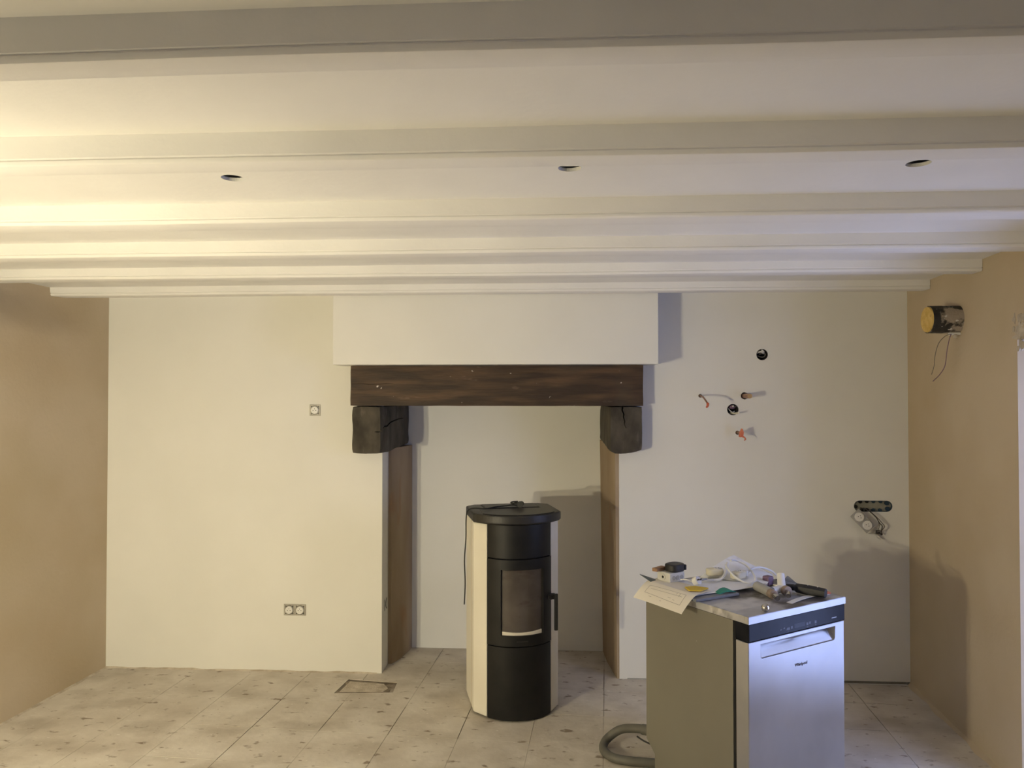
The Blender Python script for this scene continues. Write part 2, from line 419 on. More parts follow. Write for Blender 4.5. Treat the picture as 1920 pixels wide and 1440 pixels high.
for k in range(13): a = -math.pi / 2 + math.pi * k / 12; ob.append((OBL[0] + 0.078 + 0.033 * math.cos(a), OBL[1] + 0.033 * math.sin(a)))
cutters.append(MB().prism(ob, YB - 0.02, YB + 0.05, 'y'))
cutters.append(MB().box(1.60, YB - 0.02, 0.002, 2.3, YB + 0.05, 0.019))     # gap left under the plasterboard
cutters.append(MB().box(0.41, YB - 0.02, 0.001, 0.75, YB + 0.03, 0.006))
cut(wall_back, cutters)

# side walls
def wall_poly(fx, th, sgn):
    return [(fx(YF), YF), (fx(5.45), 5.45), (fx(5.45) + sgn * th, 5.45), (fx(YF) + sgn * th, YF)]
b = MB(); ys_ = [YF + (YB - YF) * k / 60 for k in range(61)] ; zs_ = [0, 0.6, 1.2, 1.7, 1.9] + [1.9 + (CZ + 0.08 - 1.9) * k / 11 for k in range(1, 12)]
sst = lambda a, c, x: (lambda q: q * q * (3 - 2 * q))(min(1, max(0, (x - a) / (c - a))))
b.shell(ys_, zs_, lambda y, z, d: Vector((xl(y) - 0.14 * sst(2.05, 2.33, z) * sst(4.62, 4.40, y) - d, y, z)), 0.3)
wall_left = struct(b.build('wall_left', 'plaster', smooth=True, centre=False))
wall_right = struct(MB().prism([(xr(YF), YF), (xr(YF) + 0.48, YF), (xr(YB) + 0.48, YB), (xr(YB), YB)], 0, CZ + 0.08).build('wall_right', 'plaster', centre=False))
WY0, WY1, WZ0, WZ1 = 2.30, 3.465, 0.06, 1.95
cut(wall_right, [MB().prism([(xr(2.3) - 0.1, WY0 - 0.04), (2.46, WY0 + 0.13), (2.46, WY1 - 0.10), (xr(3.46) - 0.1, WY1 + 0.02)], WZ0, WZ1)])
wall_front = struct(MB().box(-3.6, YF - 0.3, 0, 2.2, YF, CZ + 0.08).build('wall_front', 'paint', centre=False))

# window in the right wall (daylight comes through it)
def casement(name, loc, rz, hw, ht):
    win = bpy.data.objects.new(name, None); COL.objects.link(win); struct(win); win.location = loc; win.rotation_euler = (0, 0, rz)
    fr = MB(); m = ht * 0.5
    for (a, b_, c, d) in ((-hw, 0.0, hw, 0.06), (-hw, ht - 0.06, hw, ht), (-hw, 0.06, -hw + 0.06, ht - 0.06), (hw - 0.06, 0.06, hw, ht - 0.06), (-0.035, 0.06, 0.035, ht - 0.06), (-hw + 0.06, m, -0.035, m + 0.03), (0.035, m, hw - 0.06, m + 0.03)):
        fr.box(-0.03, a, b_, 0.03, c, d)
    fr.build('window_frame', 'white_plastic', win)
    for (a, c) in ((-hw + 0.06, -0.035), (0.035, hw - 0.06)):
        for (b_, d) in ((0.06, m), (m + 0.03, ht - 0.06)):
            MB().box(-0.003, a, b_, 0.003, c, d).build('pane', 'glass', win)
casement('window_1', (2.34, 2.90, WZ0), 0, 0.49, WZ1 - WZ0)
cut(wall_front, [MB().box(0.55, YF - 0.4, 1.1, 1.05, YF + 0.1, 1.8)])
casement('window_2', (0.8, YF - 0.15, 1.1), R(90), 0.25, 0.7)

# ceiling with three cut spot holes
tilt = lambda v: Vector((v.x, v.y, v.z + (2.4 - v.y) * 0.011))
ceiling = struct(MB().box(-3.6, YF - 0.3, CZ, 2.7, 5.6, CZ + 0.26).xf(tilt).build('ceiling', 'ceil', centre=False))
hc = []
for (x, y) in ((-1.0, 2.291), (0.032, 2.252), (1.034, 2.268)):
    hc += [MB().cyl((x, y, CZ - 0.05), (x, y, CZ + 0.03), 0.034, n=28), MB().box(x - 0.2, y - 0.15, CZ + 0.012, x + 0.2, y + 0.15, CZ + 0.2)]
cut(ceiling, hc)
ceiling.data.materials.clear(); ceiling.data.materials.append(M['ceil'])

# joists: white painted, bead cut along both lower edges
JB = 2.300
jprof = [(0.0, CZ + 0.09), (0.0, JB + 0.020), (0.0035, JB + 0.0175), (0.0035, JB + 0.0155), (0.0005, JB + 0.013), (0.0005, JB + 0.007), (0.004, JB + 0.0015), (0.009, JB),
         (0.091, JB), (0.096, JB + 0.0015), (0.0995, JB + 0.007), (0.0995, JB + 0.013), (0.0965, JB + 0.0155), (0.0965, JB + 0.0175), (0.1, JB + 0.020), (0.1, CZ + 0.09)]
for k, (jy, jw) in enumerate(((1.312, 0.78), (1.905, 0.92), (2.571, 1.2), (3.170, 1.1), (3.765, 1.05), (4.362, 1.0), (0.70, 1.0), (0.10, 1.0), (-0.5, 1.0), (-1.1, 1.0), (-1.7, 1.0))):
    b = MB(); n = 64; m = len(jprof)
    x0, x1 = xl(jy) - 0.15, xr(jy) - 0.002
    for i in range(n + 1):
        x = x0 + (x1 - x0) * i / n
        for (py, pz) in jprof:
            w1 = noise.noise(Vector((x * 1.3, k * 7.7, py * 3))) * 0.004; w2 = noise.noise(Vector((x * 1.1, k * 5.1 + 40, 0))) * 0.003
            w3 = noise.noise(Vector((x * 9, k * 3.3, pz * 60))) * 0.0006
            b.v.append(Vector((x, jy + py * jw + w1 + w3, pz + (w2 if pz < CZ else 0))))
    b.f = [(i * m + j, i * m + (j + 1) % m, (i + 1) * m + (j + 1) % m, (i + 1) * m + j) for i in range(n) for j in range(m)]
    b.f += [list(range(m)), list(range(n * m, (n + 1) * m))[::-1]]
    b.build('joist', 'ceil', ceiling, smooth=True, centre=False)

# ragged mortar seams at the foot of the walls
def seam(name, p0, p1, inward, hmax, dmax, parent, material, seed, n=90):
    p0 = Vector(p0); p1 = Vector(p1); inw = Vector(inward); b = MB()
    for i in range(n + 1):
        p = p0 + (p1 - p0) * i / n
        a = 0.45 + 0.55 * noise.noise(Vector((i * 0.16, seed, 0))); c = 0.5 + 0.5 * noise.noise(Vector((i * 0.27, seed + 9, 0)))
        hh = max(0.002, hmax * a); dd = max(0.001, dmax * c)
        b.v += [p + inw * -0.004 + Vector((0, 0, -0.003)), p + inw * dd + Vector((0, 0, -0.003)), p + inw * dd * 0.4 + Vector((0, 0, hh * 0.45)), p + inw * -0.004 + Vector((0, 0, hh))]
    b.f = [(i * 4 + j, i * 4 + (j + 1) % 4, i * 4 + 4 + (j + 1) % 4, i * 4 + 4 + j) for i in range(n) for j in range(4)] + [(0, 1, 2, 3), tuple(range(n * 4 + 3, n * 4 - 1, -1))]
    b.build(name, material, parent, smooth=True, centre=False)
seam('mortar_seam', (xl(YB), YB, 0), (-1.12, YB, 0), (0, -1, 0), 0.022, 0.018, wall_back, 'mortar', 3)
seam('plaster_foot', (xl(2.2), 2.2, 0), (xl(YB), YB, 0), (1, 0, 0), 0.014, 0.035, wall_left, 'mortar', 11)
seam('plaster_foot', (xr(2.2), 2.2, 0), (xr(YB), YB, 0), (-1, 0, 0), 0.03, 0.05, wall_right, 'plaster', 17, n=60)
# plasterboard edge seen in the gap under the wall, and the scraped patch by the window
MB().box(1.62, YB + 0.008, -0.003, 2.05, YB + 0.03, 0.015).build('board_edge', 'box_back', wall_back, centre=False)
sp = MB()
for k in range(70):
    yy = random.uniform(3.30, 3.50); zz = random.uniform(1.93, 2.065) if random.random() < 0.8 else random.uniform(1.86, 2.0)
    if zz < 1.96 and yy < 3.47: zz += 0.05
    r1, r2 = random.uniform(0.006, 0.02), random.uniform(0.008, 0.03); n = 7
    xx = xr(yy)
    sp.prism([(yy + r1 * math.cos(2 * math.pi * q / n) * random.uniform(0.6, 1), zz + r2 * math.sin(2 * math.pi * q / n) * random.uniform(0.6, 1)) for q in range(n)], xx - random.uniform(0.001, 0.003), xx + 0.004, 'x')
o = sp.build('scraped_patch', 'mortar', wall_right, centre=False); o['kind'] = 'stuff'

# ------------------------------------------------------------------ fireplace: hood, oak lintel, corbels, jambs
fp = thing('fireplace', 'wide open fireplace with white plastered hood over a dark oak lintel', 'fireplace', (-0.38, YB, 0))
def rel(b, o): l = Vector(o.location); return b.xf(lambda v: v - l)
b = MB().box(-1.338, 4.475, 1.893, 0.573, YB - 0.001, CZ - 0.001)
h = rel(b, fp).build('hood', 'paint', fp, bevel=0.003); h['label'] = 'smooth white plastered chimney hood'
b = rough_box(-1.262, 4.585, 1.648, 0.499, YB - 0.001, 1.892, 0.04, 0.0022, 7.0, 0.004, seed=2)
b.box(-1.085, YB - 0.001, 1.665, 0.357, 4.93, 1.795)
li = rel(b, fp).build('lintel', 'oak', fp, smooth=True); li['label'] = 'long dark oak lintel beam'
LIN = li
def crack(pts, w, axis_fn):
    """jagged wedge along 2D pts, tapering to both ends"""
    up = []; dn = []
    for i, p in enumerate(pts):
        t = math.sin(math.pi * (0.12 + 0.76 * i / (len(pts) - 1))) * w
        up.append((p[0], p[1] + t)); dn.append((p[0], p[1] - t))
    return dn + up[::-1]
b = rough_box(-1.254, 4.592, 1.358, -1.078, 5.19, 1.646, 0.03, 0.004, 8.0, 0.010, seed=5)
b.xf(lambda v: Vector((v.x + (0.058 * (v.y - 4.592) / 0.6 if v.x > -1.15 else 0), v.y, v.z + (0.03 * max(0, (v.y - 4.75) / 0.4) * max(0, (1.45 - v.z) / 0.1)))))
cl = rel(b, fp).build('corbel', 'oak_grey', fp, smooth=True); cl['label'] = 'square dark oak corbel with a jagged crack'
ck = crack([(4.58, 1.490), (4.62, 1.497), (4.66, 1.520), (4.72, 1.522), (4.78, 1.542), (4.86, 1.552), (4.96, 1.560), (5.05, 1.562)], 0.0045, None)
cut(LIN, [rel(MB().prism(crack([(-1.245, 1.785), (-1.19, 1.783), (-1.15, 1.779), (-1.10, 1.780), (-1.05, 1.783), (-1.0, 1.782)], 0.0018, None), 4.5, 4.60, 'y'), fp)])
cut(cl, [rel(MB().prism(ck, -1.100, -0.9, 'x'), fp)])
fk = crack([(-1.115, 1.491), (-1.10, 1.491), (-1.085, 1.492), (-1.06, 1.498)], 0.0035, None)
cut(cl, [rel(MB().prism(fk, 4.5, 4.625, 'y'), fp)])
# right corbel with a rounded lower edge and an upright crack
b = rough_box(0.302, 4.592, 1.362, 0.494, 5.19, 1.646, 0.03, 0.003, 8.0, 0.012, seed=9)
b.xf(lambda v: Vector((v.x - (0.03 * (v.y - 4.592) / 0.6 if v.x < 0.4 else 0), v.y, v.z + (0.024 * max(0, (v.x - 0.38) / 0.11) ** 1.5 + 0.014 * max(0, (0.34 - v.x) / 0.04)) * max(0, (1.50 - v.z) / 0.14) + (0.05 * max(0, (v.y - 4.62) / 0.5) * max(0, (1.45 - v.z) / 0.1)))))
cr = rel(b, fp).build('corbel', 'oak_grey', fp, smooth=True); cr['label'] = 'dark oak corbel with rounded lower edge and upright crack'
vc = [(0.372 + 0.004 * math.sin(i * 2.1) + 0.0022 * i, 1.652 - 0.0135 * i) for i in range(11)]
wv = [0.0048 * (1 - i / 11) ** 0.7 + 0.0005 for i in range(11)]
poly = [(p[0] - q, p[1]) for p, q in zip(vc, wv)] + [(p[0] + q, p[1]) for p, q in reversed(list(zip(vc, wv)))]
cut(cr, [rel(MB().prism(poly, 4.5, 4.64, 'y'), fp)])
# brown plaster jambs
def jamb(poly_fn, z1, seed, n=26):
    b = MB(); m = None
    for i in range(n + 1):
        z = z1 * i / n; P = poly_fn(z / z1); m = len(P)
        for q, p in enumerate(P):
            k = noise.noise_vector(Vector((p[0] * 9 + seed, p[1] * 9, z * 4))) * 0.007 if p[2] else Vector((0, 0, 0))
            b.v.append(Vector((p[0] + k.x, p[1] + k.y, z)))
    b.f = [(i * m + j, i * m + (j + 1) % m, (i + 1) * m + (j + 1) % m, (i + 1) * m + j) for i in range(n) for j in range(m)] + [tuple(range(m))[::-1], tuple(range(n * m, (n + 1) * m))]
    return b
lj = lambda t: [(-1.0905, 4.872, 0), (-1.070, 4.872, 1), (-1.052, 4.915, 1), (-1.035, 4.98, 1), (-1.018, 5.06, 1), (-1.006, 5.13, 1), (-1.000, 5.199, 0), (-1.0905, 5.199, 0)]
rel(jamb(lj, 1.375, 1), fp).build('jamb', 'jamb', fp, smooth=True)
def rj(t):
    e = 0.018 * t
    return [(0.3625, 4.703, 0), (0.3625, 5.199, 0), (0.292 - e, 5.199, 0), (0.297 - e, 5.10, 1), (0.306 - e, 5.0, 1), (0.318 - e, 4.9, 1), (0.332 - e * 0.9, 4.8, 1), (0.350 - e * 0.6, 4.703, 0)]
rel(jamb(rj, 1.415, 4), fp).build('jamb', 'jamb', fp, smooth=True)

# ------------------------------------------------------------------ electrics and pipes on the painted wall
def socket_insert(parent, cx, y, cz, r=0.023, rot=0.0, mat_='white_plastic'):
    b = MB().cyl((cx, y, cz), (cx, y - 0.010, cz), r, n=28)
    b.cyl((cx, y - 0.010, cz), (cx, y - 0.0115, cz), r * 0.93, r * 0.86, n=28)
    s_ = b.build('socket_insert', mat_, parent, smooth=True)
    c, s2 = math.cos(rot), math.sin(rot)
    for (u, v, q) in ((-0.0085, -0.001, 0.0026), (0.0085, -0.001, 0.0026), (0, 0.009, 0.0022)):
        px, pz = cx + u * c - v * s2, cz + u * s2 + v * c
        MB().cyl((px, y - 0.0105, pz), (px, y - 0.0122, pz), q, n=10).build('pin_hole', 'dark', s_)
    return s_
def plate(parent, x0, x1, z0, z1, centres):
    b = MB().box(x0, -0.004, z0, x1, 0.0, z1)
    p = b.build('mounting_plate', 'frame_metal', parent, bevel=0.002)
    for cx, cz in centres:
        for a in (45, 135, 225, 315):
            q = R(a); MB().cyl((cx + 0.0315 * math.cos(q), -0.004, cz + 0.0315 * math.sin(q)), (cx + 0.0315 * math.cos(q), -0.006, cz + 0.0315 * math.sin(q)), 0.0035, n=8).build('screw', 'wire_dark', p)
        b = MB()
        for a in range(0, 360, 15):
            pass
        b.tube([(cx + 0.0265 * math.cos(R(a)), -0.004, cz + 0.0265 * math.sin(R(a))) for a in range(20, 161, 10)], 0.0014, 6, smooth=False)
        b.tube([(cx + 0.0265 * math.cos(R(a)), -0.004, cz + 0.0265 * math.sin(R(a))) for a in range(200, 341, 10)], 0.0014, 6, smooth=False)
        b.build('ring_gap', 'wire_dark', p)
    return p
s1 = thing('wall_socket', 'single wall socket without cover plate beside the oak lintel', 'socket', (-1.515, YB, 1.585))
plate(s1, -0.035, 0.035, 0.0, 0.07, [(0, 0.035)]); socket_insert(s1, 0, -0.004, 0.035)
s2 = thing('double_socket', 'double wall socket without cover plate low on the white wall', 'socket', (-1.637, YB, 0.347))
plate(s2, -0.070, 0.070, 0.0, 0.07, [(-0.034, 0.035), (0.034, 0.035)])
socket_insert(s2, -0.034, -0.004, 0.035); socket_insert(s2, 0.034, -0.004, 0.035)
# switch box on the inner face of the fireplace opening
b = MB()
s3 = thing('jamb_switch_box', 'small bare switch box set in the white fireplace reveal', 'switch box', (-1.0905, 4.79, 0.365))
MB().box(0, -0.036, 0, 0.0025, 0.036, 0.075).build('mounting_plate', 'paint', s3)
MB().box(0.0025, -0.032, 0.004, 0.004, -0.027, 0.071).build('slot', 'wire_dark', s3)
MB().tube([(0.0035, 0.026, 0.07), (0.0035, 0.010, 0.06), (0.0035, -0.004, 0.037), (0.0035, 0.010, 0.014), (0.0035, 0.026, 0.004)], 0.0025, 6).build('slot', 'wire_dark', s3)

def round_box(name, c, label):
    t = thing(name, label, 'junction box', (c[0], YB, c[1] - 0.034))
    b = MB()
    ring = [(0.0335, 0.0335)]
    n = 28
    vs = []
    for (r, y) in ((0.0335, -0.001), (0.0335, 0.055), (0.030, 0.055), (0.0315, -0.001)):
        for k in range(n): a = 2 * math.pi * k / n; vs.append((r * math.cos(a), y, 0.034 + r * math.sin(a)))
    fs = [(q * n + k, q * n + (k + 1) % n, ((q + 1) % 4) * n + (k + 1) % n, ((q + 1) % 4) * n + k) for q in range(4) for k in range(n)]
    b.add(vs, fs); b.build('box_ring', 'wire_dark', t, smooth=True)
    MB().cyl((0, 0.050, 0.034), (0, 0.056, 0.034), 0.0315, n=24).build('box_back', 'dark', t)
    return t
t = round_box('junction_box', BOX1, 'round wall box with coiled wires set high on the white wall')
MB().tube([(-0.024, 0.02, 0.046), (-0.01, 0.004, 0.052), (0.004, 0.006, 0.048), (0.012, 0.02, 0.044)], 0.0055, 8).build('wire', 'white_plastic', t, smooth=True)
MB().tube([(-0.002, 0.006, 0.063), (0.010, 0.004, 0.053), (0.014, 0.02, 0.046)], 0.0045, 8).build('wire', 'white_plastic', t, smooth=True)
MB().tube([(-0.022, 0.02, 0.028), (-0.006, 0.008, 0.020), (0.014, 0.010, 0.022), (0.022, 0.014, 0.036), (0.012, 0.016, 0.044), (-0.012, 0.018, 0.038)], 0.003, 8).build('wire', 'wire_grey', t, smooth=True)
t = round_box('junction_box', BOX2, 'round wall box with a cut cable end between the pipe stubs')
MB().ball((0.0, 0.02, 0.050), 0.019, 14, 8, (1.1, 0.6, 0.7)).build('wire_bundle', 'purple', t, smooth=True)
MB().ball((0.003, 0.006, 0.055), 0.006).build('terminal', 'white_plastic', t, smooth=True)
MB().tube([(-0.022, 0.02, 0.04), (-0.014, 0.004, 0.026), (0.0, 0.003, 0.018), (0.012, 0.012, 0.024)], 0.003, 8).build('wire', 'white_plastic', t, smooth=True)
MB().tube([(-0.008, 0.03, 0.014), (0.004, -0.02, 0.012), (0.018, -0.075, 0.016)], 0.0055, 10).build('cable_end', 'cream_plastic', t, smooth=True)
MB().tube([(0.016, 0.02, 0.05), (0.016, -0.02, 0.055), (0.010, -0.04, 0.055)], 0.002, 6).build('wire', 'wire_grey', t, smooth=True)

t = thing('bent_copper_pipe', 'thin bent copper pipe with orange taped end sticking out of the wall', 'pipe', (0.852, YB, 1.709))
MB().tube([(0, 0.03, 0), (-0.002, -0.03, -0.0005), (-0.004, -0.11, -0.008), (-0.003, -0.18, -0.026), (0.004, -0.215, -0.047)], 0.0052, 10).build('pipe', 'copper', t, smooth=True)
MB().tube([(0.004, -0.213, -0.045), (0.002, -0.222, -0.055), (-0.004, -0.226, -0.064), (-0.008, -0.226, -0.068)], lambda q: 0.0085 - 0.004 * q, 10).build('taped_end', 'red', t, smooth=True)
t = thing('capped_pipe_stub', 'short straight pipe stub with tan plugged end', 'pipe', (1.115, YB, 1.709))
MB().cyl((0, 0.04, 0), (0, -0.125, -0.0015), 0.0145, n=20).build('pipe', 'copper', t, smooth=True)
MB().cyl((0, -0.125, -0.0015), (0, -0.128, -0.0015), 0.0138, n=20).build('plug', 'tan', t, smooth=True)
t = thing('taped_pipe_end', 'red tape wrapped pipe end hanging below the round wall boxes', 'pipe', (1.072, YB, 1.487))
MB().cyl((0, 0.03, 0), (0.003, -0.08, 0.005), 0.008, n=12).build('pipe', 'copper', t, smooth=True)
MB().prism([(-0.010, -0.022), (0.010, -0.020), (0.014, 0.006), (0.008, 0.026), (0.004, 0.030), (-0.004, 0.012), (-0.010, -0.004)], -0.105, -0.072, 'y').build('tape_wrap', 'red', t, bevel=0.006)
MB().tube([(0.008, -0.095, -0.018), (0.018, -0.10, -0.024), (0.024, -0.10, -0.034), (0.016, -0.098, -0.040)], lambda q: 0.005 - 0.002 * q, 8).build('tape_tail', 'red', t, smooth=True)

# oblong wall box and the double socket hanging out of it
t = thing('oblong_wall_box', 'oblong wall box with dark blue cut-outs above hanging sockets', 'junction box', (OBL[0], YB, OBL[1] - 0.033))
rel_ob = [(p[0] - OBL[0], p[1] - OBL[1] + 0.033) for p in ob]
inner = [(p[0] * 0.985, 0.033 + (p[1] - 0.033) * 0.93) for p in rel_ob]
MB().prism(inner, 0.014, 0.020, 'y').build('box_back', 'box_back', t)
b = MB(); n = len(rel_ob)
vs = [(p[0] * 0.998, -0.001, 0.033 + (p[1] - 0.033) * 0.99) for p in rel_ob] + [(p[0] * 0.998, 0.048, 0.033 + (p[1] - 0.033) * 0.99) for p in rel_ob] + [(p[0], 0.048, p[1]) for p in inner] + [(p[0], -0.001, p[1]) for p in inner]
b.add(vs, [(q * n + k, q * n + (k + 1) % n, ((q + 1) % 4) * n + (k + 1) % n, ((q + 1) % 4) * n + k) for q in range(4) for k in range(n)])
b.build('box_rim', 'blue', t)
for i, (u, v) in enumerate([(-0.072, 0.058), (-0.034, 0.060), (0.004, 0.060), (0.046, 0.060), (0.082, 0.050), (0.086, 0.017), (-0.066, 0.008), (-0.032, 0.009), (0.004, 0.009), (0.042, 0.009), (-0.098, 0.028)]):
    r = 0.013 if u > 0.07 else 0.010
    MB().cyl((u, 0.003, v), (u, 0.012, v), r, n=14).build('knockout', 'blue' if u > -0.02 else 'dark', t)
t = thing('hanging_double_socket', 'double socket hanging askew on its wires below the oblong box', 'socket', (1.782, YB, 0.975), 0.0)
hs = bpy.data.objects.new('socket_frame', MB().box(-0.066, -0.006, -0.034, 0.066, 0.0, 0.034).mesh('socket_frame')); COL.objects.link(hs)
hs.data.materials.append(M['grey_plastic']); hs.parent = t; hs.location = (0.004, -0.040, -0.004); hs.rotation_euler = (R(-8), R(47), R(-6))
for u in (-0.032, 0.032):
    ins = socket_insert(hs, u, -0.006, 0.0, 0.0265, R(20))
MB().box(-0.03, 0.0, -0.02, 0.03, 0.022, 0.02).build('socket_back', 'grey_plastic', hs)
MB().tube([(0.02, 0.03, 0.07), (0.05, -0.02, 0.052), (0.085, -0.045, 0.018), (0.112, -0.045, -0.012), (0.128, -0.045, -0.035), (0.112, -0.04, -0.058), (0.090, -0.03, -0.07)], 0.0028, 8).build('wire', 'wire_grey', t, smooth=True)
MB().tube([(0.0, 0.03, 0.068), (0.04, -0.02, 0.058), (0.075, -0.05, 0.022), (0.098, -0.05, -0.014), (0.112, -0.05, -0.030), (0.110, -0.045, -0.06), (0.118, -0.03, -0.08)], 0.0028, 8).build('wire', 'wire_dark', t, smooth=True)
MB().tube([(0.03, 0.03, 0.066), (0.06, -0.01, 0.044), (0.09, -0.035, 0.008), (0.10, -0.04, -0.03), (0.096, -0.03, -0.06)], 0.0022, 8).build('wire', 'wire_grey', t, smooth=True)
MB().box(0.088, -0.03, -0.082, 0.112, -0.012, -0.060).build('fixing_claw', 'wire_dark', t, bevel=0.003)
MB().ball((0.118, -0.025, -0.083), 0.007).build('claw_screw', 'wire_dark', t, smooth=True)
b = MB().prism([(0.045, -0.082), (0.075, -0.088), (0.092, -0.097), (0.104, -0.112), (0.112, -0.114), (0.106, -0.098), (0.09, -0.086), (0.07, -0.078)], -0.035, -0.002, 'y')
b.build('cover_shard', 'box_grey', t)

# wrapped flue stub in the right wall with two loose wires
ly = 4.03; lx = xr(ly)
t = thing('wrapped_stub', 'short round stub with yellow foam end and peeling black wrap', 'pipe stub', (lx, ly, 2.096))
b = MB(); n = 28; K = 10
for i in range(K + 1):
    x = 0.01 - 0.160 * i / K
    for k in range(n):
        a = 2 * math.pi * k / n; r = 0.070 + 0.0022 * noise.noise(Vector((x * 30, math.cos(a) * 3, math.sin(a) * 3)))
        b.v.append(Vector((x, r * math.cos(a), r * math.sin(a))))
b.f = [(i * n + k, i * n + (k + 1) % n, (i + 1) * n + (k + 1) % n, (i + 1) * n + k) for i in range(K) for k in range(n)] + [tuple(range(n)), tuple(range(K * n, (K + 1) * n))[::-1]]
b.build('wrap', 'wrap', t, smooth=True)
MB().cyl((-0.148, 0, 0), (-0.156, 0, 0), 0.067, 0.064, n=28).build('foam_end', 'foam', t, smooth=True)
MB().box(-0.052, -0.03, -0.081, -0.002, 0.0, -0.068).build('white_clip', 'white_plastic', t, bevel=0.003)
MB().ball((-0.03, -0.03, -0.088), 0.011).build('plaster_lump', 'mortar', t, smooth=True)
t = thing('loose_wires', 'two thin bare wires dangling below the foam-ended stub', 'wire', (lx - 0.05, ly - 0.03, 2.02))
MB().tube([(0, 0, 0), (-0.03, 0.0, -0.012), (-0.062, 0, -0.048), (-0.080, 0, -0.11), (-0.085, 0, -0.16), (-0.098, 0, -0.205)], 0.0016, 6).build('wire', 'wire_grey', t, smooth=True)
MB().tube([(0, 0, 0), (-0.012, -0.004, -0.03), (-0.024, -0.004, -0.09), (-0.034, -0.004, -0.16), (-0.06, -0.004, -0.205), (-0.094, -0.004, -0.240)], 0.0021, 6).build('wire', 'purple', t, smooth=True)

# ------------------------------------------------------------------ stove
st = thing('wood_stove', 'tall black wood stove with cream side panels in front of fireplace', 'stove', (-0.2135, 4.1195, 0), R(14.5))
RA = 0.222; CV = math.sqrt(RA * RA - 0.174 ** 2)
def arc(u, z, d, R0=RA):
    k = (R0 - d) / R0
    return Vector((u * k, CV - math.sqrt(max(0, R0 * R0 - u * u)) * k, z))
NU = [(-0.172 + 0.344 * i / 24) for i in range(25)]
MB().prism([(-0.15, 0.02), (0.15, 0.02), (0.21, 0.09), (0.21, 0.36), (-0.21, 0.36), (-0.21, 0.09)], 0, 0.03).build('plinth', 'rubber', st)
core = [arc(u, 0, 0.025) for u in NU]
MB().prism([(p.x, p.y) for p in core] + [(0.222, 0.10), (0.222, 0.375), (-0.222, 0.375), (-0.222, 0.10)], 0.012, 1.030).build('core_body', 'black', st)
MB().shell(NU, [0.008, 0.15, 0.389], arc, 0.02).build('base_panel', 'black', st, smooth=True, bevel=0.0015)
MB().shell(NU, [0.853, 0.94, 1.028], arc, 0.02).build('upper_panel', 'black', st, smooth=True, bevel=0.0015)
W0, W1 = -0.108, 0.118
du = sorted(set([round(u, 4) for u in NU if abs(u - W0) > 0.006 and abs(u - W1) > 0.006] + [W0, W1]))
dz = [0.395, 0.452, 0.62, 0.793, 0.847]
front = lambda u, z, d: arc(u, z, d - 0.004)
door = MB().shell(du, dz, front, 0.022, lambda i, j: (W0 - 1e-4 <= du[i] < W1 - 1e-4) and j in (1, 2)).build('door', 'black', st, smooth=True, bevel=0.0015)
MB().shell([W0 + (W1 - W0) * i / 12 for i in range(13)], [0.448, 0.6, 0.797], lambda u, z, d: arc(u, z, d + 0.010), 0.004).build('door_glass', 'soot_glass', door, smooth=True)
MB().shell([W0 + 0.004 + (W1 - W0 - 0.008) * i / 12 for i in range(13)], [0.452, 0.466], lambda u, z, d: arc(u, z + (0.010 * (u / 0.11) ** 2 if z > 0.46 else 0) * 0.5, d + 0.004), 0.006).build('reflection_strip', 'brick_reflection', door, smooth=True)  # pale strip stands in for the lit firebrick reflected in the glass
MB().shell([-0.030 + 0.06 * i / 4 for i in range(5)], [0.419, 0.425], lambda u, z, d: arc(u, z, d - 0.0052), 0.0015).build('maker_plate', 'black_dusty', door)
hd = MB().box(0.150, -0.030, 0.618, 0.196, 0.002, 0.646).build('handle_bracket', 'black_dusty', door, bevel=0.004)
MB().box(0.184, -0.044, 0.455, 0.203, -0.030, 0.650).build('handle', 'rubber', door, bevel=0.003)
MB().cyl((0.166, -0.026, 0.632), (0.166, -0.040, 0.632), 0.012, n=14).build('hinge_pin', 'black', door)
for sgn in (-1, 1):
    P = [(0.175, -0.001), (0.2345, 0.082), (0.2345, 0.30), (0.2335, 0.38), (0.222, 0.38), (0.222, 0.088), (0.166, 0.012)]
    P = [(x * sgn, y) for x, y in P]
    if sgn < 0: P = P[::-1]
    sd = MB().prism(P, 0.010, 1.027).build('side_panel', 'cream', st, bevel=0.006); sd['label'] = 'cream enamelled side panel'
    MB().box(sgn * 0.2336 if sgn > 0 else -0.2352, 0.155, 0.012, 0.2352 if sgn > 0 else sgn * 0.2336, 0.157, 1.025).build('panel_joint', 'tan', sd)
# lid
def lid_outline(g_):
    RL = 0.243 + g_; out = []
    hw = 0.243 + g_
    for i in range(31):
        u = -0.228 + 0.456 * i / 30
        u *= (0.243 + g_) / 0.243
        out.append((u, 0.19 - math.sqrt(max(0.0, (0.285 + g_) ** 2 - u * u)) + 0.0))
    out += [(hw, 0.05), (hw, 0.335)]
    out += [(hw - 0.05, 0.385 + g_), (-hw + 0.05, 0.385 + g_), (-hw, 0.335), (-hw, 0.05)]
    return out
lo = lid_outline(0.0)
lid = MB().prism(lo, 1.031, 1.079).build('lid', 'black_dusty', st, smooth=False, bevel=0.009, seg=3)
b = MB(); b.prism([p for p in [(arc_u * 0.86, 0.175 - math.sqrt(0.26 ** 2 - (arc_u * 0.86) ** 2)) for arc_u in [-0.228 + 0.456 * i / 24 for i in range(25)]]] + [(0.19, 0.165), (-0.19, 0.165)], 1.079, 1.083)
b.build('lid_ridge', 'black_dusty', lid, bevel=0.003)
MB().box(-0.15, 0.20, 1.079, 0.155, 0.355, 1.0835).build('hatch', 'black_dusty', lid, bevel=0.002)
MB().box(-0.157, 0.193, 1.0786, 0.162, 0.362, 1.0799).build('hatch_joint', 'rubber', lid)
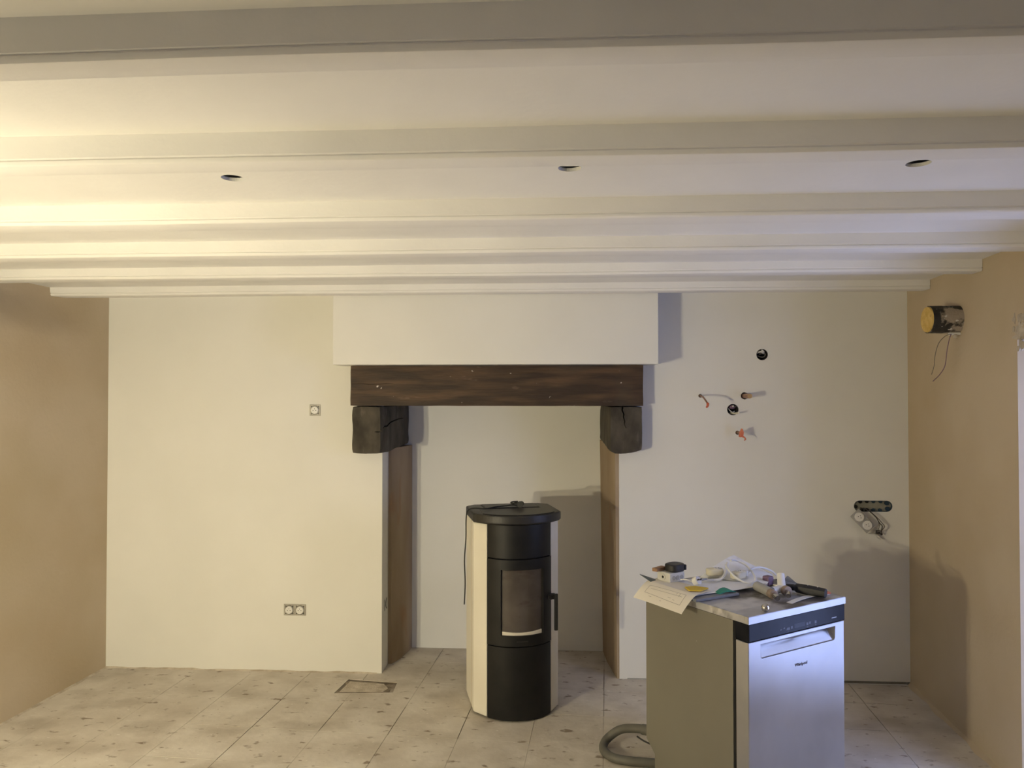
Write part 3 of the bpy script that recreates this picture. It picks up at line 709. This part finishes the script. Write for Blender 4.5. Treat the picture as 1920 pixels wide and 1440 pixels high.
# its cord lies coiled on the lid and hangs down the side
cd = thing('stove_cord', 'black power cord coiled on the stove lid and hanging down its side', 'cord', (-0.2135, 4.1195, 1.081), R(14.5))
MB().tube([(0.035, 0.17, 0.010), (0.0, 0.19, 0.016), (-0.03, 0.20, 0.012), (-0.10, 0.19, 0.008), (-0.16, 0.13, 0.008), (-0.22, 0.15, 0.010), (-0.253, 0.17, -0.004), (-0.262, 0.18, -0.05), (-0.262, 0.19, -0.16), (-0.268, 0.20, -0.28),
           (-0.262, 0.22, -0.40), (-0.258, 0.26, -0.48), (-0.252, 0.33, -0.56)], 0.0034, 8).build('cord', 'rubber', cd, smooth=True)
MB().tube([(0.03, 0.17, 0.012), (0.005, 0.22, 0.016), (0.03, 0.25, 0.02), (0.055, 0.22, 0.022), (0.03, 0.18, 0.024), (-0.005, 0.20, 0.026), (0.01, 0.235, 0.028), (0.04, 0.23, 0.030)], 0.0040, 8).build('coil', 'rubber', cd, smooth=True)
MB().cyl((0.035, 0.15, 0.024), (0.052, 0.185, 0.024), 0.018, 0.014, n=14).build('plug', 'rubber', cd, smooth=True)

# ------------------------------------------------------------------ dishwasher
DA = R(35.0); DO = Vector((0.73, 3.037, 0.0)); W = 0.590; DH = 0.85
dw = thing('dishwasher', 'freestanding stainless steel dishwasher with cluttered dusty top', 'dishwasher', DO, DA)
prof = [(0.078, 0.02), (0.535, 0.02), (0.535, 0.115), (0.590, 0.165), (0.590, 0.819), (0.078, 0.819)]
b = MB(); b.prism(prof, 0.0, W, 'x'); bod = b.build('body', 'side', dw, bevel=0.002); bod['label'] = 'dull silver side panels'
for u in (0.03, W - 0.03):
    for v in (0.12, 0.50): MB().cyl((u, v, 0), (u, v, 0.022), 0.018, n=12).build('foot', 'rubber', dw)
MB().box(0.006, 0.066, 0.03, W - 0.006, 0.079, 0.815).build('door_gap', 'dark', dw)
MB().box(0.02, 0.05, 0.012, W - 0.02, 0.068, 0.10).build('toe_kick', 'black', dw)
top = MB().box(-0.003, -0.004, 0.820, W + 0.003, 0.598, DH).build('top_panel', 'steel_dusty', dw, bevel=0.0025); top['label'] = 'dusty steel top'
MB().box(-0.0035, -0.0055, 0.821, W + 0.0035, -0.0035, DH - 0.002).build('front_trim', 'steel', top)
MB().box(-0.0035, -0.0055, 0.821, -0.0025, 0.012, DH - 0.002).build('corner_cap', 'steel', top)
door = MB().box(0.0, 0.0, 0.10, W, 0.064, 0.748).build('door', 'steel', dw, bevel=0.003)
cut(door, [MB().box(0.066, -0.01, 0.676, 0.534, 0.050, 0.7335).xf(lambda v: Vector((v.x + (0.016 if v.x < 0.3 else -0.016) * (1 if v.y > 0.02 else 0), (v.y if v.z > 0.70 else min(v.y, 0.006)), v.z)))])
cp = MB().box(-0.001, -0.003, 0.751, W + 0.001, 0.066, 0.819).build('control_panel', 'panel_black', dw, bevel=0.003)
MB().box(0.265, -0.0036, 0.766, 0.331, -0.0029, 0.784).build('display', 'display', cp)
for (u, v, a, c) in ((0.185, 0.772, 0.010, 0.004), (0.203, 0.776, 0.010, 0.004), (0.228, 0.770, 0.020, 0.010), (0.250, 0.772, 0.010, 0.010), (0.346, 0.772, 0.012, 0.010), (0.362, 0.774, 0.010, 0.009), (0.398, 0.772, 0.012, 0.011), (0.346, 0.760, 0.010, 0.002), (0.228, 0.760, 0.012, 0.002), (0.398, 0.760, 0.010, 0.002)):
    MB().box(u - a / 2, -0.0036, v - c / 2, u + a / 2, -0.0029, v + c / 2).build('key_mark', 'icon', cp)
MB().box(0.503, -0.0036, 0.7705, 0.535, -0.0029, 0.7735).build('panel_print', 'print_white', cp)
fc = bpy.data.curves.new('logo', 'FONT'); fc.body = 'Whirlpool'; fc.size = 0.0185; fc.align_x = 'CENTER'; fc.extrude = 0.0005
fo = bpy.data.objects.new('logo_src', fc); COL.objects.link(fo); bpy.context.view_layer.update()
lm = bpy.data.meshes.new_from_object(fo.evaluated_get(bpy.context.evaluated_depsgraph_get())); bpy.data.objects.remove(fo)
lm.materials.clear(); lm.materials.append(M['logo'])
lg = bpy.data.objects.new('logo', lm); COL.objects.link(lg); lg.parent = door; lg.location = (0.309, -0.0007, 0.609); lg.rotation_euler = (R(90), 0, 0)

# drain hose and cable behind it
hp = [(0.430, 3.690, 0.125), (0.37, 3.735, 0.115), (0.30, 3.79, 0.085), (0.245, 3.80, 0.045), (0.215, 3.765, 0.024), (0.212, 3.70, 0.021), (0.245, 3.635, 0.021), (0.31, 3.605, 0.021), (0.40, 3.592, 0.021), (0.475, 3.583, 0.021)]
hs_ = thing('drain_hose', 'grey drain hose looping on the floor behind the dishwasher', 'hose', (0.24, 3.66, 0))
hl = Vector(hs_.location)
MB().tube([Vector(p) - hl for p in hp], lambda q: 0.0205, 14, k=12).build('hose', 'hose', hs_, smooth=True)
MB().cyl(Vector((0.395, 3.717, 0.119)) - hl, Vector((0.437, 3.685, 0.126)) - hl, 0.0245, n=16).build('hose_cuff', 'hose', hs_, smooth=True, bevel=0.002)
MB().tube([(0.37, 3.73, 0.080), (0.40, 3.71, 0.068), (0.44, 3.69, 0.058)], 0.004, 8).build('thin_cable', 'rubber', None, smooth=True)
tag(bpy.data.objects['thin_cable'], 'thin black cable under the drain hose end', 'cable')

# ------------------------------------------------------------------ clutter on the dishwasher
ce, se = math.cos(DA), math.sin(DA)
def D(u, v, h): return Vector((DO.x + u * ce - v * se, DO.y + u * se + v * ce, DH + h))
def onD(b): return b.xf(lambda p: D(p.x, p.y, p.z))
def lerp2(P, s, t):   # P = [c00, c10, c11, c01]
    a = [P[0][i] * (1 - s) + P[1][i] * s for i in range(3)]; c = [P[3][i] * (1 - s) + P[2][i] * s for i in range(3)]
    return [a[i] * (1 - t) + c[i] * t for i in range(3)]
# grey folder and dark board at the bottom of the heap
tag(onD(MB().prism([(-0.022, 0.256), (0.217, 0.240), (0.235, 0.50), (-0.005, 0.53)], 0.001, 0.0125)).build('folder', 'folder', bevel=0.002), 'flat grey folder under the papers on the dishwasher', 'folder')
Q = [(-0.030, 0.597, 0.050), (0.004, 0.545, 0.016), (0.050, 0.545, 0.016), (0.046, 0.592, 0.022)]
tag(onD(MB().sheet(lambda s, t: lerp2([Q[0], Q[3], Q[2], Q[1]], s, t), 4, 4, 0.003)).build('dark_board', 'clip'), 'dark green board poking out behind the grey junction box', 'board')
# white sheets
def flat(s, t):
    p = lerp2([(0.000, 0.290, 0.0145), (0.425, 0.262, 0.0145), (0.40, 0.50, 0.0155), (0.004, 0.535, 0.0165)], s, t)
    p[2] += 0.0012 * math.sin(7 * s + 3 * t) + 0.001 * (1 - t) * math.sin(11 * s) + 0.001
    return p
tag(onD(MB().sheet(flat, 22, 14, 0.0006)).build('white_sheet', 'paper'), 'crumpled white paper lying flat beneath the socket blocks', 'paper')
def peak(s, t):
    p = lerp2([(0.250, 0.505, 0.0205), (0.425, 0.266, 0.0205), (0.605, 0.385, 0.014), (0.524, 0.550, 0.086)], s, t)
    p[2] += 0.010 * math.sin(math.pi * t) * (1 - s) ** 2 + 0.0016 * math.sin(9 * t + 5 * s)
    return p
tag(onD(MB().sheet(peak, 20, 20, 0.0007)).build('raised_sheet', 'paper'), 'white paper with its far corner standing up in a point', 'paper')
# sketch hanging over the edge
def sk(s, t, lift=0.0):
    q = lerp2([(0.10, 0.60, 0), (0.115, 0.302, 0), (-0.098, 0.262, 0), (-0.100, 0.560, 0)], s, t)
    u, v = q[0], q[1]
    hgt = 0.0205
    if u < 0.0:
        e = -u / 0.098; hgt -= 0.056 * e ** 1.35
    hgt += 0.003 * math.sin(3.0 * s + 1) * t
    if u > 0.0: hgt += 0.0018
    return (u - lift * 0.6, v, hgt + lift)
sp_ = thing('sketch_sheet', 'cream paper with a pencil floor plan hanging over the dishwasher edge', 'paper', D(0, 0.42, -0.04))
sl = Vector(sp_.location)
onD(MB().sheet(sk, 20, 24, 0.0006)).xf(lambda v: v - sl).build('sheet', 'paper_cream', sp_)
b = MB()
def pen(p0, p1, wd=0.006):
    d = Vector((p1[0] - p0[0], p1[1] - p0[1])); nn = Vector((-d.y, d.x)).normalized() * wd / 2
    def f(s, t):
        x = p0[0] + d.x * s + nn.x * (2 * t - 1); y = p0[1] + d.y * s + nn.y * (2 * t - 1)
        return sk(x, y, 0.0009)
    b.sheet(f, 10, 1, 0.0002)
for p0, p1 in (((0.14, 0.62), (0.86, 0.60)), ((0.14, 0.62), (0.14, 0.82)), ((0.86, 0.60), (0.88, 0.86)), ((0.14, 0.82), (0.60, 0.85)), ((0.60, 0.85), (0.88, 0.86)), ((0.20, 0.70), (0.82, 0.68)), ((0.70, 0.62), (0.70, 0.66)), ((0.76, 0.62), (0.76, 0.70)), ((0.60, 0.78), (0.66, 0.78)), ((0.70, 0.80), (0.74, 0.80)), ((0.26, 0.88), (0.32, 0.88)), ((0.5, 0.90), (0.53, 0.90))):
    pen(p0, p1)
onD(b).xf(lambda v: v - sl).build('pencil_lines', 'pencil', sp_)
# grey junction box with tape case on top and brown wood block
t = thing('surface_junction_box', 'pale grey square junction box with round knock-outs', 'junction box', D(0.100, 0.535, 0.0215), DA)
MB().box(-0.045, -0.042, 0, 0.045, 0.042, 0.042).build('box_body', 'box_grey', t, bevel=0.005)
for u in (-0.022, 0.002, 0.026): MB().cyl((u, -0.0415, 0.02), (u, -0.044, 0.02), 0.010, n=16).build('knock_out', 'grey_plastic', t, bevel=0.001)
MB().cyl((-0.0445, 0.0, 0.021), (-0.048, 0.0, 0.021), 0.014, n=16).build('gland', 'box_grey', t)
MB().cyl((-0.048, 0.0, 0.021), (-0.0486, 0.0, 0.021), 0.006, n=12).build('gland_hole', 'dark', t)
t = thing('tape_measure', 'black round-cornered tape measure on the grey junction box', 'tape measure', D(0.117, 0.528, 0.0640), DA + R(8))
cs = []
for k in range(24): a = 2 * math.pi * k / 24; cs.append((0.043 * math.copysign(abs(math.cos(a)) ** 0.7, math.cos(a)), 0.036 * math.copysign(abs(math.sin(a)) ** 0.7, math.sin(a))))
MB().prism(cs, 0, 0.033).build('case', 'tape_black', t, smooth=True, bevel=0.005)
MB().box(0.036, -0.030, 0.002, 0.048, 0.004, 0.026).build('tape_mouth', 'rubber', t, bevel=0.002)
b = MB().box(-0.028, -0.014, 0, 0.042, 0.014, 0.016)
o = b.build('wood_block', 'wood', bevel=0.003, centre=False); o.location = D(0.052, 0.566, 0.0640); o.rotation_euler = (0, 0, DA + R(12)); tag(o, 'small brown wood block beside the black tape measure', 'wood block')
# cream socket blocks with white cables
def sock_block(u, v, h, rz, label):
    t = thing('cable_socket', label, 'socket', D(u, v, h + 0.004), DA + rz, 'cream cable sockets on the dishwasher')
    cs = []
    for k in range(20): a = 2 * math.pi * k / 20; cs.append((0.040 * math.copysign(abs(math.cos(a)) ** 0.55, math.cos(a)), 0.026 * math.copysign(abs(math.sin(a)) ** 0.8, math.sin(a))))
    MB().prism(cs, 0, 0.030).build('shell', 'cream_plastic', t, smooth=True, bevel=0.006)
    MB().cyl((0.012, 0, 0.030), (0.012, 0, 0.0315), 0.017, n=18).build('socket_face', 'white_plastic', t)
    for q in (-0.007, 0.007): MB().cyl((0.012 + q, 0.0, 0.0315), (0.012 + q, 0, 0.0322), 0.0028, n=8).build('pin_hole', 'dark', t)
    return t
sock_block(0.298, 0.458, 0.0325, R(-20), 'cream cable socket lying against the raised paper')
t2 = sock_block(0.362, 0.378, 0.0265, R(10), 'cream cable socket with white end cap inside the cable loop')
MB().box(0.036, -0.022, 0.002, 0.050, 0.022, 0.030).build('end_cap', 'white_plastic', t2, bevel=0.004)
cb_ = thing('white_cable', 'thick white cable looping over papers and cream sockets', 'cable', D(0.35, 0.40, 0.03)); cl_ = Vector(cb_.location)
def wc(pts, r, nm='cable', mt='white_plastic'):
    MB().tube([D(*p) - cl_ for p in pts], r, 10).build(nm, mt, cb_, smooth=True)
wc([(0.185, 0.462, 0.026), (0.225, 0.425, 0.028), (0.27, 0.40, 0.032), (0.305, 0.405, 0.048), (0.345, 0.43, 0.068), (0.372, 0.45, 0.084)], 0.0062)
wc([(0.350, 0.440, 0.080), (0.318, 0.39, 0.068), (0.308, 0.34, 0.046), (0.330, 0.300, 0.029), (0.370, 0.292, 0.030), (0.415, 0.325, 0.036), (0.450, 0.375, 0.050), (0.470, 0.43, 0.068), (0.455, 0.462, 0.082), (0.425, 0.468, 0.090), (0.400, 0.455, 0.090)], 0.0046)
wc([(0.420, 0.380, 0.044), (0.45, 0.392, 0.050), (0.50, 0.405, 0.056), (0.55, 0.405, 0.052), (0.595, 0.388, 0.034), (0.612, 0.372, 0.014)], 0.0046)
t = thing('small_plug', 'small round white plug with brass pins near the yellow card', 'plug', D(0.128, 0.415, 0.0345), DA)
MB().cyl((0, -0.002, 0.0), (0.004, -0.022, 0.012), 0.021, 0.019, n=20).build('plug_body', 'white_plastic', t, smooth=True, bevel=0.002)
for q in (-0.008, 0.008): MB().cyl((0.003 + q, -0.02, 0.012), (0.005 + q, -0.030, 0.018), 0.0030, n=8).build('pin', 'wire_dark', t)
MB().tube([(-0.012, 0.0, 0.003), (-0.035, 0.01, 0.012), (-0.05, 0.035, 0.010)], 0.0028, 8).build('lead', 'white_plastic', t, smooth=True)
MB().tube([(0.016, 0.005, 0.006), (0.045, 0.0, 0.004), (0.075, 0.0, 0.004)], lambda q: 0.008 - 0.004 * q, 8).build('strain_relief', 'grey_plastic', t, smooth=True)
tag(onD(MB().prism([(0.015, 0.335), (0.055, 0.300), (0.115, 0.318), (0.088, 0.375), (0.040, 0.385)], 0.026, 0.032)).build('yellow_card', 'yellow', bevel=0.002), 'bright yellow card offcut on the white papers', 'card')
tag(onD(MB().sheet(lambda s, t: (0.125 + 0.085 * s, 0.262 + 0.03 * t - 0.01 * s, 0.0135 + 0.016 * math.sin(math.pi * s) * (0.4 + 0.6 * t)), 8, 3, 0.003)).build('green_wrapper', 'green'), 'bent green plastic strip under the edge of papers', 'strip')
# plumbing fittings
t = thing('waste_fitting', 'grey plastic waste fitting with upright white spout and brass nuts', 'fitting', D(0.33, 0.15, 0.0)); pl_ = Vector(t.location)
pp = lambda *a: D(*a) - pl_
MB().tube([pp(0.345, 0.255, 0.022), pp(0.325, 0.20, 0.022), pp(0.302, 0.145, 0.021)], lambda q: 0.021 - 0.001 * q, 18).build('waste_body', 'grey_plastic', t, smooth=True)
MB().tube([pp(0.392, 0.160, 0.024), pp(0.400, 0.170, 0.045), pp(0.418, 0.188, 0.078)], lambda q: 0.0185 - 0.0025 * q, 16).build('spout', 'white_plastic', t, smooth=True)
MB().tube([pp(0.335, 0.165, 0.022), pp(0.365, 0.165, 0.023), pp(0.392, 0.160, 0.026)], 0.017, 14).build('elbow', 'white_plastic', t, smooth=True)
MB().cyl(pp(0.304, 0.150, 0.021), pp(0.292, 0.120, 0.020), 0.0205, n=8).build('brass_nut', 'brass', t, bevel=0.002)
MB().cyl(pp(0.292, 0.120, 0.019), pp(0.280, 0.090, 0.014), 0.0115, n=14).build('brass_tail', 'chrome', t, smooth=True)
MB().cyl(pp(0.388, 0.142, 0.023), pp(0.382, 0.122, 0.022), 0.0215, n=20).build('brass_ring', 'brass', t, bevel=0.002)
MB().cyl(pp(0.382, 0.122, 0.021), pp(0.352, 0.094, 0.013), 0.010, n=14).build('brass_tail', 'chrome', t, smooth=True)
tag(onD(MB().box(0.455, 0.285, 0.001, 0.492, 0.322, 0.042)).build('purple_cap', 'purple', bevel=0.006), 'dull purple plastic cap next to the white spout', 'cap')
tag(onD(MB().sheet(lambda s, t: (0.50 + 0.085 * s, 0.185 + 0.10 * t, 0.004 + 0.020 * math.sin(2.6 * s + 2 * t) ** 2 * (0.4 + t)), 12, 10, 0.0012)).build('grey_bag', 'folder'), 'crumpled grey plastic bag behind the black screwdriver', 'bag')
t = thing('screwdriver', 'black screwdriver with ridged handle lying near the front edge', 'screwdriver', D(0.47, 0.09, 0.0)); pl2 = Vector(t.location)
pq = lambda *a: D(*a) - pl2
a0, a1 = pq(0.455, 0.150, 0.024), pq(0.497, 0.020, 0.021)
ax = (a1 - a0)
b = MB(); n = 12; K = 20
zz = Vector((0, 0, 1)); sd_ = ax.normalized().cross(zz).normalized(); up_ = sd_.cross(ax.normalized())
for i in range(K + 1):
    q = i / K; p = a0 + ax * q
    r = 0.0195 + 0.0025 * math.sin(q * 3.1) - (0.006 if q < 0.1 else 0)
    for k in range(n):
        a = 2 * math.pi * k / n; rr = r * (1 if k % 2 else 0.93)
        b.v.append(p + (sd_ * math.cos(a) + up_ * math.sin(a)) * rr)
b.f = [(i * n + k, i * n + (k + 1) % n, (i + 1) * n + (k + 1) % n, (i + 1) * n + k) for i in range(K) for k in range(n)] + [tuple(range(n)), tuple(range(K * n, (K + 1) * n))[::-1]]
b.build('handle', 'tape_black', t, smooth=True)
MB().cyl(pq(0.446, 0.178, 0.023), a0, 0.012, 0.014, n=12).build('collar', 'rubber', t, smooth=True)
MB().cyl(pq(0.428, 0.235, 0.020), pq(0.446, 0.178, 0.023), 0.0035, n=8).build('shaft', 'chrome', t, smooth=True)
for q in (0.45, 0.75): 
    p = a0 + ax * q + up_ * 0.0195; MB().ball(p, 0.0035).build('paint_spot', 'white_plastic', t)
tag(onD(MB().ball((0.114, 0.014, 0.0165), 0.0165, 20, 12)).build('steel_knob', 'chrome', smooth=True), 'small shiny round metal knob on the dusty front edge', 'knob')
tag(onD(MB().prism([(0.548, 0.060), (0.572, 0.048), (0.580, 0.072), (0.560, 0.082)], 0.0005, 0.010)).build('red_clip', 'red', bevel=0.003), 'tiny red plastic clip behind the black screwdriver', 'clip')
tag(onD(MB().sheet(lambda s, t: (0.30 + 0.265 * s, 0.035 + 0.028 * t + 0.02 * math.sin(2.4 * s), 0.0005 + 0.003 * math.sin(3.1 * s)), 12, 2, 0.0012)).build('white_strip', 'white_plastic'), 'narrow white plastic strip along the front of the dusty top', 'strip')

# ------------------------------------------------------------------ the work lamp that lights the room (stands left of the picture)
wl = thing('work_lamp', 'twin panel work lamp on a thin black stand', 'lamp', (-2.13, 0.95, 0))
MB().cyl((0, 0, 0), (0, 0, 0.02), 0.16, n=28).build('lamp_base', 'rubber', wl, bevel=0.004)
MB().cyl((0, 0, 0.02), (0, 0, 1.05), 0.011, n=12).build('pole', 'rubber', wl, smooth=True)
for dx, z in ((0.10, 1.15), (-0.09, 1.31)):
    MB().tube([(0, 0, 1.04), (dx * 0.7, 0, 1.05), (dx, 0, z - 0.05)], 0.008, 10).build('arm', 'rubber', wl, smooth=True)
    hd = MB().box(-0.045, -0.03, -0.04, 0.045, 0.030, 0.04).build('lamp_head', 'rubber', wl, bevel=0.004)
    hd.location = (dx, 0, z); hd.rotation_euler = (R(-20), 0, R(-5))
    MB().box(-0.0275, 0.030, -0.0225, 0.0275, 0.034, 0.0225).build('light_panel', 'bulb', hd)
